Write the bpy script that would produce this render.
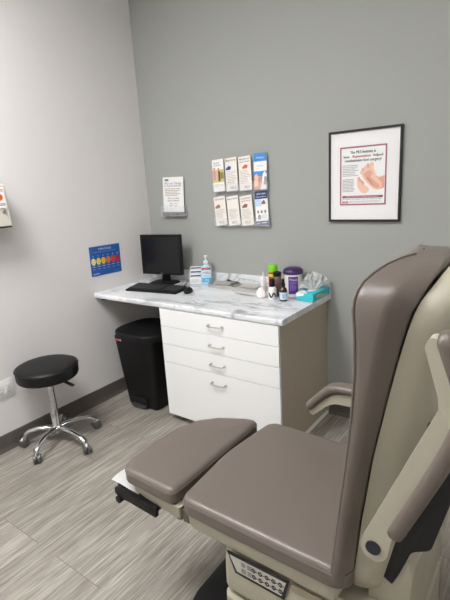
import bpy, bmesh, math, random
from mathutils import Vector, Matrix
random.seed(7)
PI = math.pi
SC = bpy.context.scene
C = SC.collection
for o in list(bpy.data.objects):
    bpy.data.objects.remove(o)

# ------------------------------------------------------------------ camera
cam_data = bpy.data.cameras.new('camera')
cam = bpy.data.objects.new('camera', cam_data)
C.objects.link(cam)
r_ = Vector((0.80724669, 0.58723289, -0.05924788))
u_ = Vector((-0.10073463, 0.23599145, 0.96651982))
f_ = Vector((-0.58155422, 0.77425162, -0.24965801))
M = Matrix((r_, u_, -f_)).transposed().to_4x4()
M.translation = Vector((2.76231, -2.70595, 1.60053))
cam.matrix_world = M
cam_data.sensor_fit = 'VERTICAL'
cam_data.sensor_height = 36.0
cam_data.lens = 450.9 / 600 * 36.0
cam_data.clip_start = 0.02
SC.camera = cam

# ------------------------------------------------------------------ world, exposure
w = bpy.data.worlds.new('world')
SC.world = w
w.use_nodes = True
w.node_tree.nodes['Background'].inputs[0].default_value = (0.9, 0.95, 1.0, 1)
w.node_tree.nodes['Background'].inputs[1].default_value = 0.05
SC.view_settings.view_transform = 'Standard'
SC.view_settings.look = 'None'
SC.view_settings.gamma = 1
SC.view_settings.use_curve_mapping = False
SC.view_settings.exposure = 0.5
ROOM = (0.0, 3.75, -4.35, 0.0, 3.15)          # x0 x1 y0 y1 height
# ceiling troffers: centre x, y, size x, size y, watts-like strength
TROFFERS = [(0.85, -2.55, 0.6, 1.2, 27.0), (2.05, -2.35, 0.6, 1.2, 8.0)]

# ------------------------------------------------------------------ materials
def srgb(c):
    return tuple((v / 255 / 12.92) if v / 255 <= 0.04045 else ((v / 255 + 0.055) / 1.055) ** 2.4 for v in c)
MATS = {}
def mat(name, rgb=None, rough=0.5, metal=0.0, spec=0.5, lin=None, emit=0.0, trans=0.0, coat=0.0, bump=0.0, bscale=200, vary=0.0, vscale=8, alpha=1.0):
    if name in MATS:
        return MATS[name]
    m = bpy.data.materials.new(name)
    m.use_nodes = True
    nt = m.node_tree
    b = nt.nodes['Principled BSDF']
    col = lin if lin else srgb(rgb)
    b.inputs['Base Color'].default_value = (*col, 1)
    b.inputs['Roughness'].default_value = rough
    b.inputs['Metallic'].default_value = metal
    b.inputs['Specular IOR Level'].default_value = spec
    b.inputs['Transmission Weight'].default_value = trans
    b.inputs['Coat Weight'].default_value = coat
    b.inputs['Alpha'].default_value = alpha
    if emit:
        b.inputs['Emission Color'].default_value = (0.97, 0.97, 1.0, 1)
        b.inputs['Emission Strength'].default_value = emit
    tc = None
    if vary or bump:
        tc = nt.nodes.new('ShaderNodeTexCoord')
    if vary:
        n = nt.nodes.new('ShaderNodeTexNoise')
        n.inputs['Scale'].default_value = vscale
        n.inputs['Detail'].default_value = 4
        nt.links.new(tc.outputs['Object'], n.inputs['Vector'])
        mr = nt.nodes.new('ShaderNodeMapRange')
        mr.inputs['To Min'].default_value = 1 - vary
        mr.inputs['To Max'].default_value = 1 + vary
        nt.links.new(n.outputs['Fac'], mr.inputs['Value'])
        vm = nt.nodes.new('ShaderNodeVectorMath')
        vm.operation = 'SCALE'
        vm.inputs[0].default_value = col
        nt.links.new(mr.outputs[0], vm.inputs['Scale'])
        nt.links.new(vm.outputs[0], b.inputs['Base Color'])
    if bump:
        n = nt.nodes.new('ShaderNodeTexNoise')
        n.inputs['Scale'].default_value = bscale
        n.inputs['Detail'].default_value = 3
        nt.links.new(tc.outputs['Object'], n.inputs['Vector'])
        bp = nt.nodes.new('ShaderNodeBump')
        bp.inputs['Strength'].default_value = bump
        bp.inputs['Distance'].default_value = 0.002
        nt.links.new(n.outputs['Fac'], bp.inputs['Height'])
        nt.links.new(bp.outputs[0], b.inputs['Normal'])
    MATS[name] = m
    return m

def floor_mat():
    m = bpy.data.materials.new('vinyl_plank')
    m.use_nodes = True
    nt = m.node_tree
    N, L = nt.nodes, nt.links
    b = N['Principled BSDF']
    tc = N.new('ShaderNodeTexCoord')
    sep = N.new('ShaderNodeSeparateXYZ'); L.new(tc.outputs['Object'], sep.inputs[0])
    cmb = N.new('ShaderNodeCombineXYZ')
    L.new(sep.outputs['Y'], cmb.inputs['X']); L.new(sep.outputs['X'], cmb.inputs['Y'])
    br = N.new('ShaderNodeTexBrick')
    br.offset = 0.37; br.offset_frequency = 3
    br.inputs['Scale'].default_value = 1.0
    br.inputs['Brick Width'].default_value = 0.92
    br.inputs['Row Height'].default_value = 0.152
    br.inputs['Mortar Size'].default_value = 0.0012
    br.inputs['Mortar Smooth'].default_value = 0.3
    br.inputs['Bias'].default_value = 0.0
    br.inputs['Color1'].default_value = (0, 0, 0, 1)
    br.inputs['Color2'].default_value = (1, 1, 1, 1)
    br.inputs['Mortar'].default_value = (0.5, 0.5, 0.5, 1)
    L.new(cmb.outputs[0], br.inputs['Vector'])
    # streaks: two stretched noises, displaced per plank
    def streak(sx, sy, det, dist=0.0):
        mp = N.new('ShaderNodeMapping'); mp.inputs['Scale'].default_value = (sx, sy, 1)
        ad = N.new('ShaderNodeVectorMath'); ad.operation = 'MULTIPLY_ADD'
        ad.inputs[1].default_value = (3.7, 9.1, 5.0)
        L.new(br.outputs['Color'], ad.inputs[0]); L.new(tc.outputs['Object'], ad.inputs[2])
        L.new(ad.outputs[0], mp.inputs['Vector'])
        n = N.new('ShaderNodeTexNoise'); n.inputs['Scale'].default_value = 1.0
        n.inputs['Detail'].default_value = det; n.inputs['Roughness'].default_value = 0.6
        n.inputs['Distortion'].default_value = dist
        L.new(mp.outputs[0], n.inputs['Vector'])
        return n
    s1 = streak(135, 5.5, 4, 0.5); s2 = streak(40, 2.0, 5, 0.6)
    mx = N.new('ShaderNodeMath'); mx.operation = 'MULTIPLY_ADD'; mx.inputs[1].default_value = 0.6
    L.new(s1.outputs['Fac'], mx.inputs[0])
    m2 = N.new('ShaderNodeMath'); m2.operation = 'MULTIPLY'; m2.inputs[1].default_value = 0.4
    L.new(s2.outputs['Fac'], m2.inputs[0]); L.new(m2.outputs[0], mx.inputs[2])
    m3 = N.new('ShaderNodeMath'); m3.operation = 'MULTIPLY_ADD'; m3.inputs[1].default_value = 0.05
    L.new(br.outputs['Color'], m3.inputs[0]); L.new(mx.outputs[0], m3.inputs[2])
    cr = N.new('ShaderNodeValToRGB')
    e = cr.color_ramp.elements
    e[0].position = 0.35; e[0].color = (*srgb((110, 104, 95)), 1)
    e[1].position = 0.68; e[1].color = (*srgb((180, 174, 163)), 1)
    k = e.new(0.52); k.color = (*srgb((143, 137, 127)), 1)
    L.new(m3.outputs[0], cr.inputs['Fac'])
    mm = N.new('ShaderNodeMix'); mm.data_type = 'RGBA'
    L.new(br.outputs['Fac'], mm.inputs['Factor'])
    L.new(cr.outputs[0], mm.inputs['A']); mm.inputs['B'].default_value = (*srgb((96, 88, 80)), 1)
    L.new(mm.outputs['Result'], b.inputs['Base Color'])
    b.inputs['Roughness'].default_value = 0.55
    b.inputs['Specular IOR Level'].default_value = 0.35
    bp = N.new('ShaderNodeBump'); bp.inputs['Strength'].default_value = 0.15; bp.inputs['Distance'].default_value = 0.001
    L.new(mx.outputs[0], bp.inputs['Height']); L.new(bp.outputs[0], b.inputs['Normal'])
    return m

def marble_mat():
    m = bpy.data.materials.new('marble_laminate')
    m.use_nodes = True
    nt = m.node_tree
    N, L = nt.nodes, nt.links
    b = N['Principled BSDF']
    tc = N.new('ShaderNodeTexCoord')
    mp = N.new('ShaderNodeMapping'); mp.inputs['Rotation'].default_value = (0.35, 0.2, 0.9)
    mp.inputs['Scale'].default_value = (1.0, 2.2, 1.6)
    L.new(tc.outputs['Object'], mp.inputs['Vector'])
    def vein(scale, width, seed):
        n = N.new('ShaderNodeTexNoise'); n.noise_dimensions = '4D'; n.inputs['W'].default_value = seed
        n.inputs['Scale'].default_value = scale; n.inputs['Detail'].default_value = 5
        n.inputs['Roughness'].default_value = 0.55; n.inputs['Distortion'].default_value = 0.9
        L.new(mp.outputs[0], n.inputs['Vector'])
        s = N.new('ShaderNodeMath'); s.operation = 'SUBTRACT'; s.inputs[1].default_value = 0.5
        L.new(n.outputs['Fac'], s.inputs[0])
        a = N.new('ShaderNodeMath'); a.operation = 'ABSOLUTE'; L.new(s.outputs[0], a.inputs[0])
        r = N.new('ShaderNodeMapRange'); r.inputs['From Max'].default_value = width
        r.inputs['To Min'].default_value = 1; r.inputs['To Max'].default_value = 0
        r.interpolation_type = 'SMOOTHSTEP'
        L.new(a.outputs[0], r.inputs['Value'])
        return r.outputs[0]
    v1 = vein(1.7, 0.040, 1.3); v2 = vein(3.4, 0.022, 7.7); v3 = vein(1.3, 0.16, 4.2)
    msk = N.new('ShaderNodeTexNoise'); msk.inputs['Scale'].default_value = 2.5
    L.new(tc.outputs['Object'], msk.inputs['Vector'])
    mr = N.new('ShaderNodeMapRange'); mr.inputs['From Min'].default_value = 0.38; mr.inputs['From Max'].default_value = 0.65
    L.new(msk.outputs['Fac'], mr.inputs['Value'])
    col = None
    base = (*srgb((243, 243, 242)), 1)
    for v, c, k, usem in ((v3, (208, 212, 215), 0.6, False), (v1, (122, 125, 131), 0.8, True), (v2, (156, 156, 160), 0.7, True)):
        mu = N.new('ShaderNodeMath'); mu.operation = 'MULTIPLY'; mu.inputs[1].default_value = k
        L.new(v, mu.inputs[0]); fac = mu.outputs[0]
        if usem:
            mu2 = N.new('ShaderNodeMath'); mu2.operation = 'MULTIPLY'
            L.new(fac, mu2.inputs[0]); L.new(mr.outputs[0], mu2.inputs[1]); fac = mu2.outputs[0]
        mm = N.new('ShaderNodeMix'); mm.data_type = 'RGBA'
        L.new(fac, mm.inputs['Factor'])
        if col is None: mm.inputs['A'].default_value = base
        else: L.new(col, mm.inputs['A'])
        mm.inputs['B'].default_value = (*srgb(c), 1)
        col = mm.outputs['Result']
    L.new(col, b.inputs['Base Color'])
    b.inputs['Roughness'].default_value = 0.28
    return m

FLOOR = floor_mat(); MARBLE = marble_mat()
WALL_L = mat('wall_light_grey', (226, 223, 220), 0.75, spec=0.25, bump=0.15, bscale=350)
WALL_B = mat('wall_mid_grey', (163, 165, 159), 0.72, spec=0.25, bump=0.15, bscale=350)  # back wall grey set darker than the other walls
CEIL = mat('ceiling_white', (225, 225, 222), 0.9)
BASEB = mat('vinyl_cove_base', (92, 86, 80), 0.5)
WHITE_LAM = mat('white_laminate', (240, 241, 239), 0.35)
TAUPE_LAM = mat('taupe_laminate', (180, 169, 150), 0.55)
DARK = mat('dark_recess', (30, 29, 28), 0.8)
CHROME = mat('chrome', (205, 205, 205), 0.14, metal=1.0)
NICKEL = mat('brushed_nickel', (205, 201, 193), 0.34, metal=1.0)
STEEL = mat('stainless', (215, 213, 207), 0.38, metal=1.0)
BLK = mat('black_plastic', (13, 13, 14), 0.5, spec=.3, bump=0.1, bscale=600)
BLKM = mat('black_matte', (17, 17, 18), 0.6)
BLKV = mat('black_vinyl', (10, 10, 11), 0.45, spec=.35, bump=0.2, bscale=300)
SCREEN = mat('dark_screen', (13, 13, 15), 0.25)
VINYL = mat('taupe_vinyl', (104, 95, 87), 0.36, spec=0.5, bump=0.25, bscale=260, vary=0.03, vscale=3)
VINYLS = mat('taupe_vinyl_seam', (88, 80, 74), 0.4)
CREAM = mat('cream_abs', (173, 168, 149), 0.42, bump=0.1, bscale=500)
PAPER = mat('paper_white', (240, 239, 236), 0.7)
TISSUE = mat('tissue_white', (245, 245, 243), 0.85)
WPL = mat('white_plastic', (236, 236, 232), 0.4)
BEIGEP = mat('beige_metal', (214, 208, 196), 0.45)
INK = mat('ink_black', (32, 32, 36), 0.6)
INKG = mat('ink_grey', (158, 156, 156), 0.7)
INKR = mat('ink_red', (196, 46, 52), 0.6)
INKM = mat('ink_maroon', (122, 38, 66), 0.6)
INKN = mat('ink_navy', (36, 52, 112), 0.6)
INKB = mat('ink_blue', (66, 140, 210), 0.6)
WINK = mat('ink_white', (235, 238, 242), 0.6)
def acrylic():
    m = bpy.data.materials.new('clear_acrylic'); m.use_nodes = True
    nt = m.node_tree; b = nt.nodes['Principled BSDF']
    b.inputs['Base Color'].default_value = (0.93, 0.95, 0.96, 1)
    b.inputs['Roughness'].default_value = 0.08
    b.inputs['Alpha'].default_value = 0.12
    return m
ACRYL = acrylic()
GLASSY = mat('picture_glass', (255, 255, 255), 0.05, alpha=0.06)

# ------------------------------------------------------------------ mesh builder
class MB:
    """collects shapes, in world coordinates, into ONE mesh object"""
    def __init__(s):
        s.bm = bmesh.new(); s.mats = []; s.xf = None
    def mi(s, m):
        if m not in s.mats: s.mats.append(m)
        return s.mats.index(m)
    def face(s, vs, m=None, smooth=False):
        try: f = s.bm.faces.new(vs)
        except ValueError: return None
        if m is not None: f.material_index = s.mi(m)
        f.smooth = smooth
        return f
    def V(s, p):
        p = Vector(p)
        if s.xf is not None: p = s.xf @ p
        return s.bm.verts.new(p)
    def box(s, x0, x1, y0, y1, z0, z1, m, bev=0.0, seg=2, taper=None):
        before = set(s.bm.faces)
        P = [(x0, y0, z0), (x1, y0, z0), (x1, y1, z0), (x0, y1, z0), (x0, y0, z1), (x1, y0, z1), (x1, y1, z1), (x0, y1, z1)]
        vs = [s.V(p) for p in P]
        i = s.mi(m); fs = []
        for q in ((3, 2, 1, 0), (4, 5, 6, 7), (0, 1, 5, 4), (1, 2, 6, 5), (2, 3, 7, 6), (3, 0, 4, 7)):
            fs.append(s.bm.faces.new([vs[k] for k in q]))
        if bev > 0:
            es = list({e for f in fs for e in f.edges})
            bmesh.ops.bevel(s.bm, geom=es, offset=bev, segments=seg, profile=0.5, affect='EDGES')
        for f in s.bm.faces:
            if f not in before: f.material_index = i; f.smooth = bev > 0
        return s
    def loft(s, rings, m, cap0=True, cap1=True, closed=True, smooth=True):
        i = s.mi(m); R = [[s.V(p) for p in r] for r in rings]
        n = len(R[0])
        for a, b in zip(R[:-1], R[1:]):
            for k in range(n if closed else n - 1):
                k2 = (k + 1) % n
                f = s.face((a[k], a[k2], b[k2], b[k]), None, smooth)
                if f: f.material_index = i
        for c, r in ((cap0, R[0][::-1]), (cap1, R[-1])):
            if c:
                f = s.face(r, None, smooth)
                if f: f.material_index = i
        return s
    def lathe(s, c, prof, m, n=32, axis='Z'):
        rings = []
        for r, z in prof:
            ring = []
            for k in range(n):
                a = 2 * PI * k / n
                x, y = r * math.cos(a), r * math.sin(a)
                if axis == 'Z': p = (c[0] + x, c[1] + y, c[2] + z)
                elif axis == 'X': p = (c[0] + z, c[1] + x, c[2] + y)
                else: p = (c[0] + y, c[1] + z, c[2] + x)
                ring.append(p)
            rings.append(ring)
        return s.loft(rings, m)
    def tube(s, path, rad, m, n=10, flat=None):
        path = [Vector(p) for p in path]
        if not hasattr(rad, '__len__'): rad = [rad] * len(path)
        t = [(path[min(i + 1, len(path) - 1)] - path[max(i - 1, 0)]).normalized() for i in range(len(path))]
        up = Vector((0, 0, 1)) if abs(t[0].z) < 0.9 else Vector((1, 0, 0))
        a = t[0].cross(up).normalized(); rings = []
        for i, p in enumerate(path):
            a = (a - t[i] * a.dot(t[i])).normalized()
            b = t[i].cross(a)
            k2 = flat if flat else 1.0
            rings.append([p + a * rad[i] * math.cos(2 * PI * k / n) + b * rad[i] * k2 * math.sin(2 * PI * k / n) for k in range(n)])
        return s.loft(rings, m)
    def prism(s, pts, lo, hi, m, axis='Z', bev=0.0, seg=2, smooth=True):
        """pts: 2D outline; axis = extrusion direction. X: pts=(y,z)  Y: pts=(x,z)  Z: pts=(x,y)"""
        def P(a, b, h):
            return (a, b, h) if axis == 'Z' else ((h, a, b) if axis == 'X' else (a, h, b))
        before = set(s.bm.faces)
        A = [s.V(P(a, b, lo)) for a, b in pts]; B = [s.V(P(a, b, hi)) for a, b in pts]
        i = s.mi(m); n = len(pts)
        top = [s.bm.faces.new(A[::-1]), s.bm.faces.new(B)]
        for k in range(n):
            s.bm.faces.new((A[k], A[(k + 1) % n], B[(k + 1) % n], B[k]))
        if bev > 0:
            es = list({e for f in top for e in f.edges})
            bmesh.ops.bevel(s.bm, geom=es, offset=bev, segments=seg, profile=0.5, affect='EDGES')
        for f in s.bm.faces:
            if f not in before: f.material_index = i; f.smooth = smooth
        return s
    def build(s, name, parent=None, sharp=38):
        bm = s.bm
        bmesh.ops.recalc_face_normals(bm, faces=bm.faces[:])
        lim = math.radians(sharp)
        for e in bm.edges:
            if len(e.link_faces) == 2:
                if e.calc_face_angle(0) > lim: e.smooth = False
        root = parent
        off = Vector((0, 0, 0))
        while root is not None:
            off += root.location; root = root.parent
        if off.length: bmesh.ops.translate(bm, verts=bm.verts[:], vec=-off)
        me = bpy.data.meshes.new(name)
        bm.to_mesh(me); bm.free()
        for m in s.mats: me.materials.append(m)
        o = bpy.data.objects.new(name, me)
        C.objects.link(o)
        if parent is not None: o.parent = parent
        return o

def tag(o, label=None, cat=None, group=None, kind=None):
    if label: o['label'] = label
    if cat: o['category'] = cat
    if group: o['group'] = group
    if kind: o['kind'] = kind
    return o
def thing(name, label, cat, loc, group=None):
    o = bpy.data.objects.new(name, None); C.objects.link(o)
    o.location = loc; o.empty_display_size = 0.1
    return tag(o, label, cat, group)
def solo(mb, name, label, cat, base, group=None):
    """a thing that is a single mesh, origin at its base"""
    bmesh.ops.translate(mb.bm, verts=mb.bm.verts[:], vec=-Vector(base))
    o = mb.build(name); o.location = base
    return tag(o, label, cat, group)
def roundpoly(pts, rad, n=6):
    if not hasattr(rad, '__len__'): rad = [rad] * len(pts)
    out = []; N = len(pts)
    for i in range(N):
        p = Vector(pts[i]); a = (Vector(pts[i - 1]) - p); b = (Vector(pts[(i + 1) % N]) - p)
        la, lb = a.length, b.length; a.normalize(); b.normalize()
        ang = math.acos(max(-1, min(1, a.dot(b)))); r = rad[i]
        if r <= 0 or ang > PI - 0.05: out.append(tuple(p)); continue
        d = min(r / math.tan(ang / 2), la * 0.49, lb * 0.49); r = d * math.tan(ang / 2)
        c = p + (a + b).normalized() * (r / math.sin(ang / 2))
        s0, s1 = p + a * d - c, p + b * d - c
        for k in range(n + 1):
            t = k / n
            om = PI - ang
            v = (s0 * math.sin((1 - t) * om) + s1 * math.sin(t * om)) / math.sin(om)
            out.append(tuple(c + v))
    return out
def ellipse(cx, cy, rx, ry, n=24):
    return [(cx + rx * math.cos(2 * PI * k / n), cy + ry * math.sin(2 * PI * k / n)) for k in range(n)]
def resample(pts, step):
    """subdivide the long edges of a closed outline"""
    out = []
    for i in range(len(pts)):
        a, b = Vector(pts[i]), Vector(pts[(i + 1) % len(pts)])
        k = max(1, int((b - a).length / step))
        for j in range(k): out.append(tuple(a + (b - a) * (j / k)))
    return out
def inset(pts, d):
    N = len(pts); out = []
    area = sum(pts[i][0] * pts[(i + 1) % N][1] - pts[(i + 1) % N][0] * pts[i][1] for i in range(N))
    sg = 1 if area > 0 else -1
    for i in range(N):
        a, b = Vector(pts[i - 1]), Vector(pts[(i + 1) % N])
        t = (b - a).normalized(); nrm = Vector((-t.y, t.x)) * sg
        out.append(tuple(Vector(pts[i]) + nrm * d))
    return out
_txt = {}
def text_outline(s_):
    """a string as triangles in its own plane, x to the right, unit text size"""
    if s_ in _txt: return _txt[s_]
    cu = bpy.data.curves.new('t', 'FONT'); cu.body = s_; cu.size = 1.0; cu.align_x = 'CENTER'; cu.resolution_u = 2
    o = bpy.data.objects.new('t', cu); C.objects.link(o)
    dg = bpy.context.evaluated_depsgraph_get()
    me = o.evaluated_get(dg).to_mesh()
    vs = [(v.co.x, v.co.y) for v in me.vertices]; fs = [tuple(p.vertices) for p in me.polygons]
    o.evaluated_get(dg).to_mesh_clear()
    bpy.data.objects.remove(o); bpy.data.curves.remove(cu)
    _txt[s_] = (vs, fs)
    return _txt[s_]
class Sheet:
    """flat printed matter: u to the right, v up, in a frame (origin, U, V, N)"""
    def __init__(s, org, U, V, Nn, mb=None):
        s.o, s.U, s.V_, s.N = Vector(org), Vector(U).normalized(), Vector(V).normalized(), Vector(Nn).normalized()
        s.mb = mb or MB()
    def P(s, u, v, h): return s.o + s.U * u + s.V_ * v + s.N * h
    def rect(s, u0, u1, v0, v1, m, h=0.0):
        vs = [s.mb.V(s.P(a, b, h)) for a, b in ((u0, v0), (u1, v0), (u1, v1), (u0, v1))]
        s.mb.face(vs, m); return s
    def poly(s, pts, m, h=0.0):
        s.mb.face([s.mb.V(s.P(a, b, h)) for a, b in pts], m); return s
    def slab(s, u0, u1, v0, v1, t, m, h=0.0):
        A = [s.P(a, b, h) for a, b in ((u0, v0), (u1, v0), (u1, v1), (u0, v1))]
        B = [p + s.N * t for p in A]
        s.mb.loft([A, B], m, smooth=False); return s
    def text(s, t, u, v, size, m, h=0.0006, fit=None, slant=0.0):
        vs, fs = text_outline(t)
        k = size * 1.4
        kx = k
        if fit:
            wd = max(p[0] for p in vs) - min(p[0] for p in vs)
            kx = fit / wd
        V = [s.mb.V(s.P(u + a * kx + b * k * slant, v + b * k, h)) for a, b in vs]
        for f in fs: s.mb.face([V[i] for i in f], m)
        return s
    def lines(s, u0, u1, v1, v0, n, m, h=0.0006, thick=0.35, ragged=0.2, seed=1):
        rr = random.Random(seed); st = (v1 - v0) / n
        for k in range(n):
            vt = v1 - k * st; e = u1 - rr.random() * ragged * (u1 - u0)
            u = u0
            while u < e - 0.001:                 # words
                wlen = (0.03 + 0.09 * rr.random()) * (u1 - u0) * 1.6
                s.rect(u, min(u + wlen, e), vt - st * thick, vt, m, h); u += wlen + 0.02 * (u1 - u0)
        return s

# ------------------------------------------------------------------ room shell
X0, X1, Y0, Y1, H = ROOM
def struct(mb, name): return tag(mb.build(name), kind='structure')
struct(MB().box(X0 - .1, X1 + .1, Y0 - .1, Y1 + .1, -.1, 0, FLOOR), 'floor')
struct(MB().box(X0 - .1, X1 + .1, Y0 - .1, Y1 + .1, H, H + .1, CEIL), 'ceiling')
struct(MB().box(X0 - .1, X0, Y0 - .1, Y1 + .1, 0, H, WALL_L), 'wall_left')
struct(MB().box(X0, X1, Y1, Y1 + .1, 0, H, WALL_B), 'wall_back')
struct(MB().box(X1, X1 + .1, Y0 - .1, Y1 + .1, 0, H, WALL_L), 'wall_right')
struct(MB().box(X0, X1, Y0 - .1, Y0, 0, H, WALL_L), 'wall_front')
def cove(p):   # profile (distance from wall, z)
    return [(0, 0), (.017, 0), (.016, .006), (.010, .018), (.007, .035), (.007, .107), (.004, .115), (0, .115)]
b = MB(); b.prism([(Y0 - 0, 0)] and cove(0), Y0, Y1, BASEB, 'Y', smooth=False)
# prism axis Y: pts=(x,z)
struct(b, 'baseboard_left')
b = MB(); b.prism([(-d, z) for d, z in cove(0)], 1.5893, X1, BASEB, 'X', smooth=False); struct(b, 'baseboard_back')
b = MB(); b.prism([(X1 - d, z) for d, z in cove(0)], Y0, Y1 - .017, BASEB, 'Y', smooth=False); struct(b, 'baseboard_right')
b = MB(); b.prism([(Y0 + d, z) for d, z in cove(0)], .017, X1 - .017, BASEB, 'X', smooth=False); struct(b, 'baseboard_front')
GLOW = []
for i, (x, y, sx, sy, st) in enumerate(TROFFERS):
    t = thing('ceiling_light', ['recessed ceiling light panel near the left wall', 'recessed ceiling light panel above the exam chair'][i], 'ceiling light', (x, y, H), 'ceiling light panels')
    b = MB()
    for a in ((x - sx / 2 - .03, x - sx / 2, y - sy / 2 - .03, y + sy / 2 + .03), (x + sx / 2, x + sx / 2 + .03, y - sy / 2 - .03, y + sy / 2 + .03),
              (x - sx / 2, x + sx / 2, y - sy / 2 - .03, y - sy / 2), (x - sx / 2, x + sx / 2, y + sy / 2, y + sy / 2 + .03)):
        b.box(*a, H - .02, H - .001, WPL)
    b.build('frame', t)
    b = MB().box(x - sx / 2, x + sx / 2, y - sy / 2, y + sy / 2, H - .012, H - .004, mat('diffuser_%d' % i, (250, 250, 250), emit=st))
    b.build('diffuser', t)

# ------------------------------------------------------------------ counter
ct = thing('countertop', 'white marble pattern laminate countertop with grey veins over the drawers', 'countertop', (.8, -.325, .828))
prof = [(-.02, .8285), (-.65, .8285), (-.654, .832), (-.656, .846), (-.654, .858), (-.648, .8635), (-.640, .864), (-.02, .864)]
b = MB(); b.prism(prof, .001, 1.60, MARBLE, 'X', smooth=False); b.build('slab', ct)
b = MB(); b.prism([(-.0005, .8285), (-.0198, .8285), (-.0198, .936), (-.017, .942), (-.012, .9435), (-.0005, .9435)], .001, 1.60, MARBLE, 'X', smooth=False); b.build('backsplash', ct)
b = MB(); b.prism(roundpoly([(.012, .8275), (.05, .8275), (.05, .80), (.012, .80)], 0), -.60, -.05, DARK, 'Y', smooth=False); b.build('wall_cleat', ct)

cb = thing('drawer_cabinet', 'white four drawer base cabinet with taupe side panel under the countertop', 'cabinet', (1.117, -.32, 0))
b = MB()
b.box(.664, .682, -.63, -.002, .052, .827, WHITE_LAM); b.box(.664, .682, -.575, -.002, 0, .052, WHITE_LAM)
b.box(.682, 1.552, -.63, -.002, .056, .074, WHITE_LAM)
b.box(.682, 1.552, -.02, -.002, .074, .827, WHITE_LAM)
b.box(.682, 1.552, -.628, -.03, .807, .827, WHITE_LAM)
b.build('carcass', cb)
MB().box(1.552, 1.572, -.63, -.002, 0, .827, TAUPE_LAM).build('side_panel', cb)
MB().box(.682, 1.552, -.575, -.560, 0, .056, DARK).build('toe_kick', cb)
b = MB(); b.prism([(1.572, 0), (1.586, 0), (1.585, .006), (1.580, .012), (1.572, .016)], -.63, -.002, mat('white_trim', (214, 210, 200), .5), 'Y'); b.build('quarter_round', cb)
for k, (z0, z1, hz) in enumerate([(.7020, .824, .763), (.577, .6990, .632), (.4463, .574, .507), (.052, .4433, .379)]):
    d = MB().box(.6635, 1.5705, -.6490, -.631, z0, z1, WHITE_LAM, .0015, 1).build('drawer', cb)
    hb = MB(); cx = 1.131; hw = .052; y = -.649
    for s in (-1, 1):
        hb.lathe((cx + s * hw, y, hz), [(.009, 0), (.009, -.003), (.0055, -.005)], NICKEL, 12, 'Y')
    path = [(cx - hw, y, hz), (cx - hw, y - .020, hz), (cx - hw + .006, y - .027, hz)]
    path += [(cx + t * (hw - .010), y - .028 - .003 * (1 - t * t), hz) for t in (-.9, -.5, 0, .5, .9)]
    path += [(cx + hw - .006, y - .027, hz), (cx + hw, y - .020, hz), (cx + hw, y, hz)]
    hb.tube(path, .0042, NICKEL, 8)
    hb.build('handle', d)

# ------------------------------------------------------------------ trash can
tr = thing('trash_can', 'tall black step-on plastic trash can under the counter', 'trash can', (.375, -.47, 0))
def rr(x0, x1, y0, y1, r, n=6): return roundpoly([(x0, y0), (x1, y0), (x1, y1), (x0, y1)], r, n)
b = MB()
rings = []
for z, x0, x1, y0, y1, r in [(0, .200, .500, -.608, -.335, .03), (.012, .192, .508, -.616, -.33, .035), (.28, .170, .534, -.638, -.315, .04), (.53, .152, .556, -.660, -.285, .05), (.552, .150, .558, -.662, -.282, .05)]:
    rings.append([(x, y, z) for x, y in rr(x0, x1, y0, y1, r)])
b.loft(rings, BLK)
bod = b.build('body', tr)
b = MB(); rings = []
def lidring(z, d, bow=.03):
    pts = []
    cx, cy = .356, -.475
    for k in range(48):
        a = 2 * PI * k / 48
        c, s = math.cos(a), math.sin(a)
        e = .66
        pts.append((cx + (.226 - d) * math.copysign(abs(c) ** e, c), cy + (.214 - d) * math.copysign(abs(s) ** e, s), z))
    return pts
for z, d in [(.553, .004), (.556, 0), (.590, .0), (.598, .006), (.602, .02), (.600, .045), (.603, .075), (.6045, .12)]:
    rings.append(lidring(z, d))
b.loft(rings, BLK); lid = b.build('lid', tr)
# pedal recess and pedal
b = MB(); b.prism(roundpoly([(.256, .006), (.256, .085), (.420, .085), (.420, .006)], [.0, .04, .04, 0]), -.6295, -.6145, BLKM, 'Y'); b.build('pedal_recess', tr)
b = MB(); b.box(.268, .412, -.655, -.622, .012, .030, mat('worn_steel_pedal', (92, 92, 94), .35, metal=.6), .005, 2); b.build('pedal', tr)
s = Sheet((.225, -.6635, .534), (1, 0, 0), (0, -.088, 1), (0, -1, -.088))
s.slab(-.03, .03, -.008, .008, .0006, INKR).rect(.012, .03, -.008, .008, WPL, .0009).text('Hefty', -.008, -.004, .008, WINK, .0009)
tag(s.mb.build('sticker', tr), 'small red and white maker sticker')

# ------------------------------------------------------------------ stool
SX, SY = .197, -1.238
st = thing('rolling_stool', 'round black padded rolling stool on chrome five-star base beside left wall', 'stool', (SX, SY, 0))
b = MB(); R = .192
b.lathe((SX, SY, 0), [(.0, .464), (R - .02, .464), (R - .006, .468), (R, .480), (R + .001, .505), (R, .530), (R - .005, .541), (R - .016, .548), (R - .05, .5525), (R - .12, .5545), (.0, .555)], BLKV, 64)
seat = b.build('seat', st)
b = MB(); b.tube([(SX + (R + .0015) * math.cos(a), SY + (R + .0015) * math.sin(a), .536) for a in [2 * PI * k / 64 for k in range(65)]], .0028, BLKV, 6); b.build('piping', seat)
b = MB(); b.lathe((SX, SY, 0), [(.0, .452), (.10, .452), (.10, .4635), (0, .4635)], BLKM, 32); b.build('seat_plate', st)
b = MB(); b.lathe((SX, SY, 0), [(.020, .425), (.021, .454), (.032, .4545)], BLKM, 24)
b.build('collar', st)
b = MB(); b.tube([(SX + .02, SY + .002, .445), (SX + .11, SY + .018, .449), (SX + .155, SY + .026, .445)], [.006, .006, .006], BLKM, 8)
b.tube([(SX + .150, SY + .026, .447), (SX + .207, SY + .036, .433)], [.013, .014], BLKM, 8, .5); b.build('lever', st)
b = MB()
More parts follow.
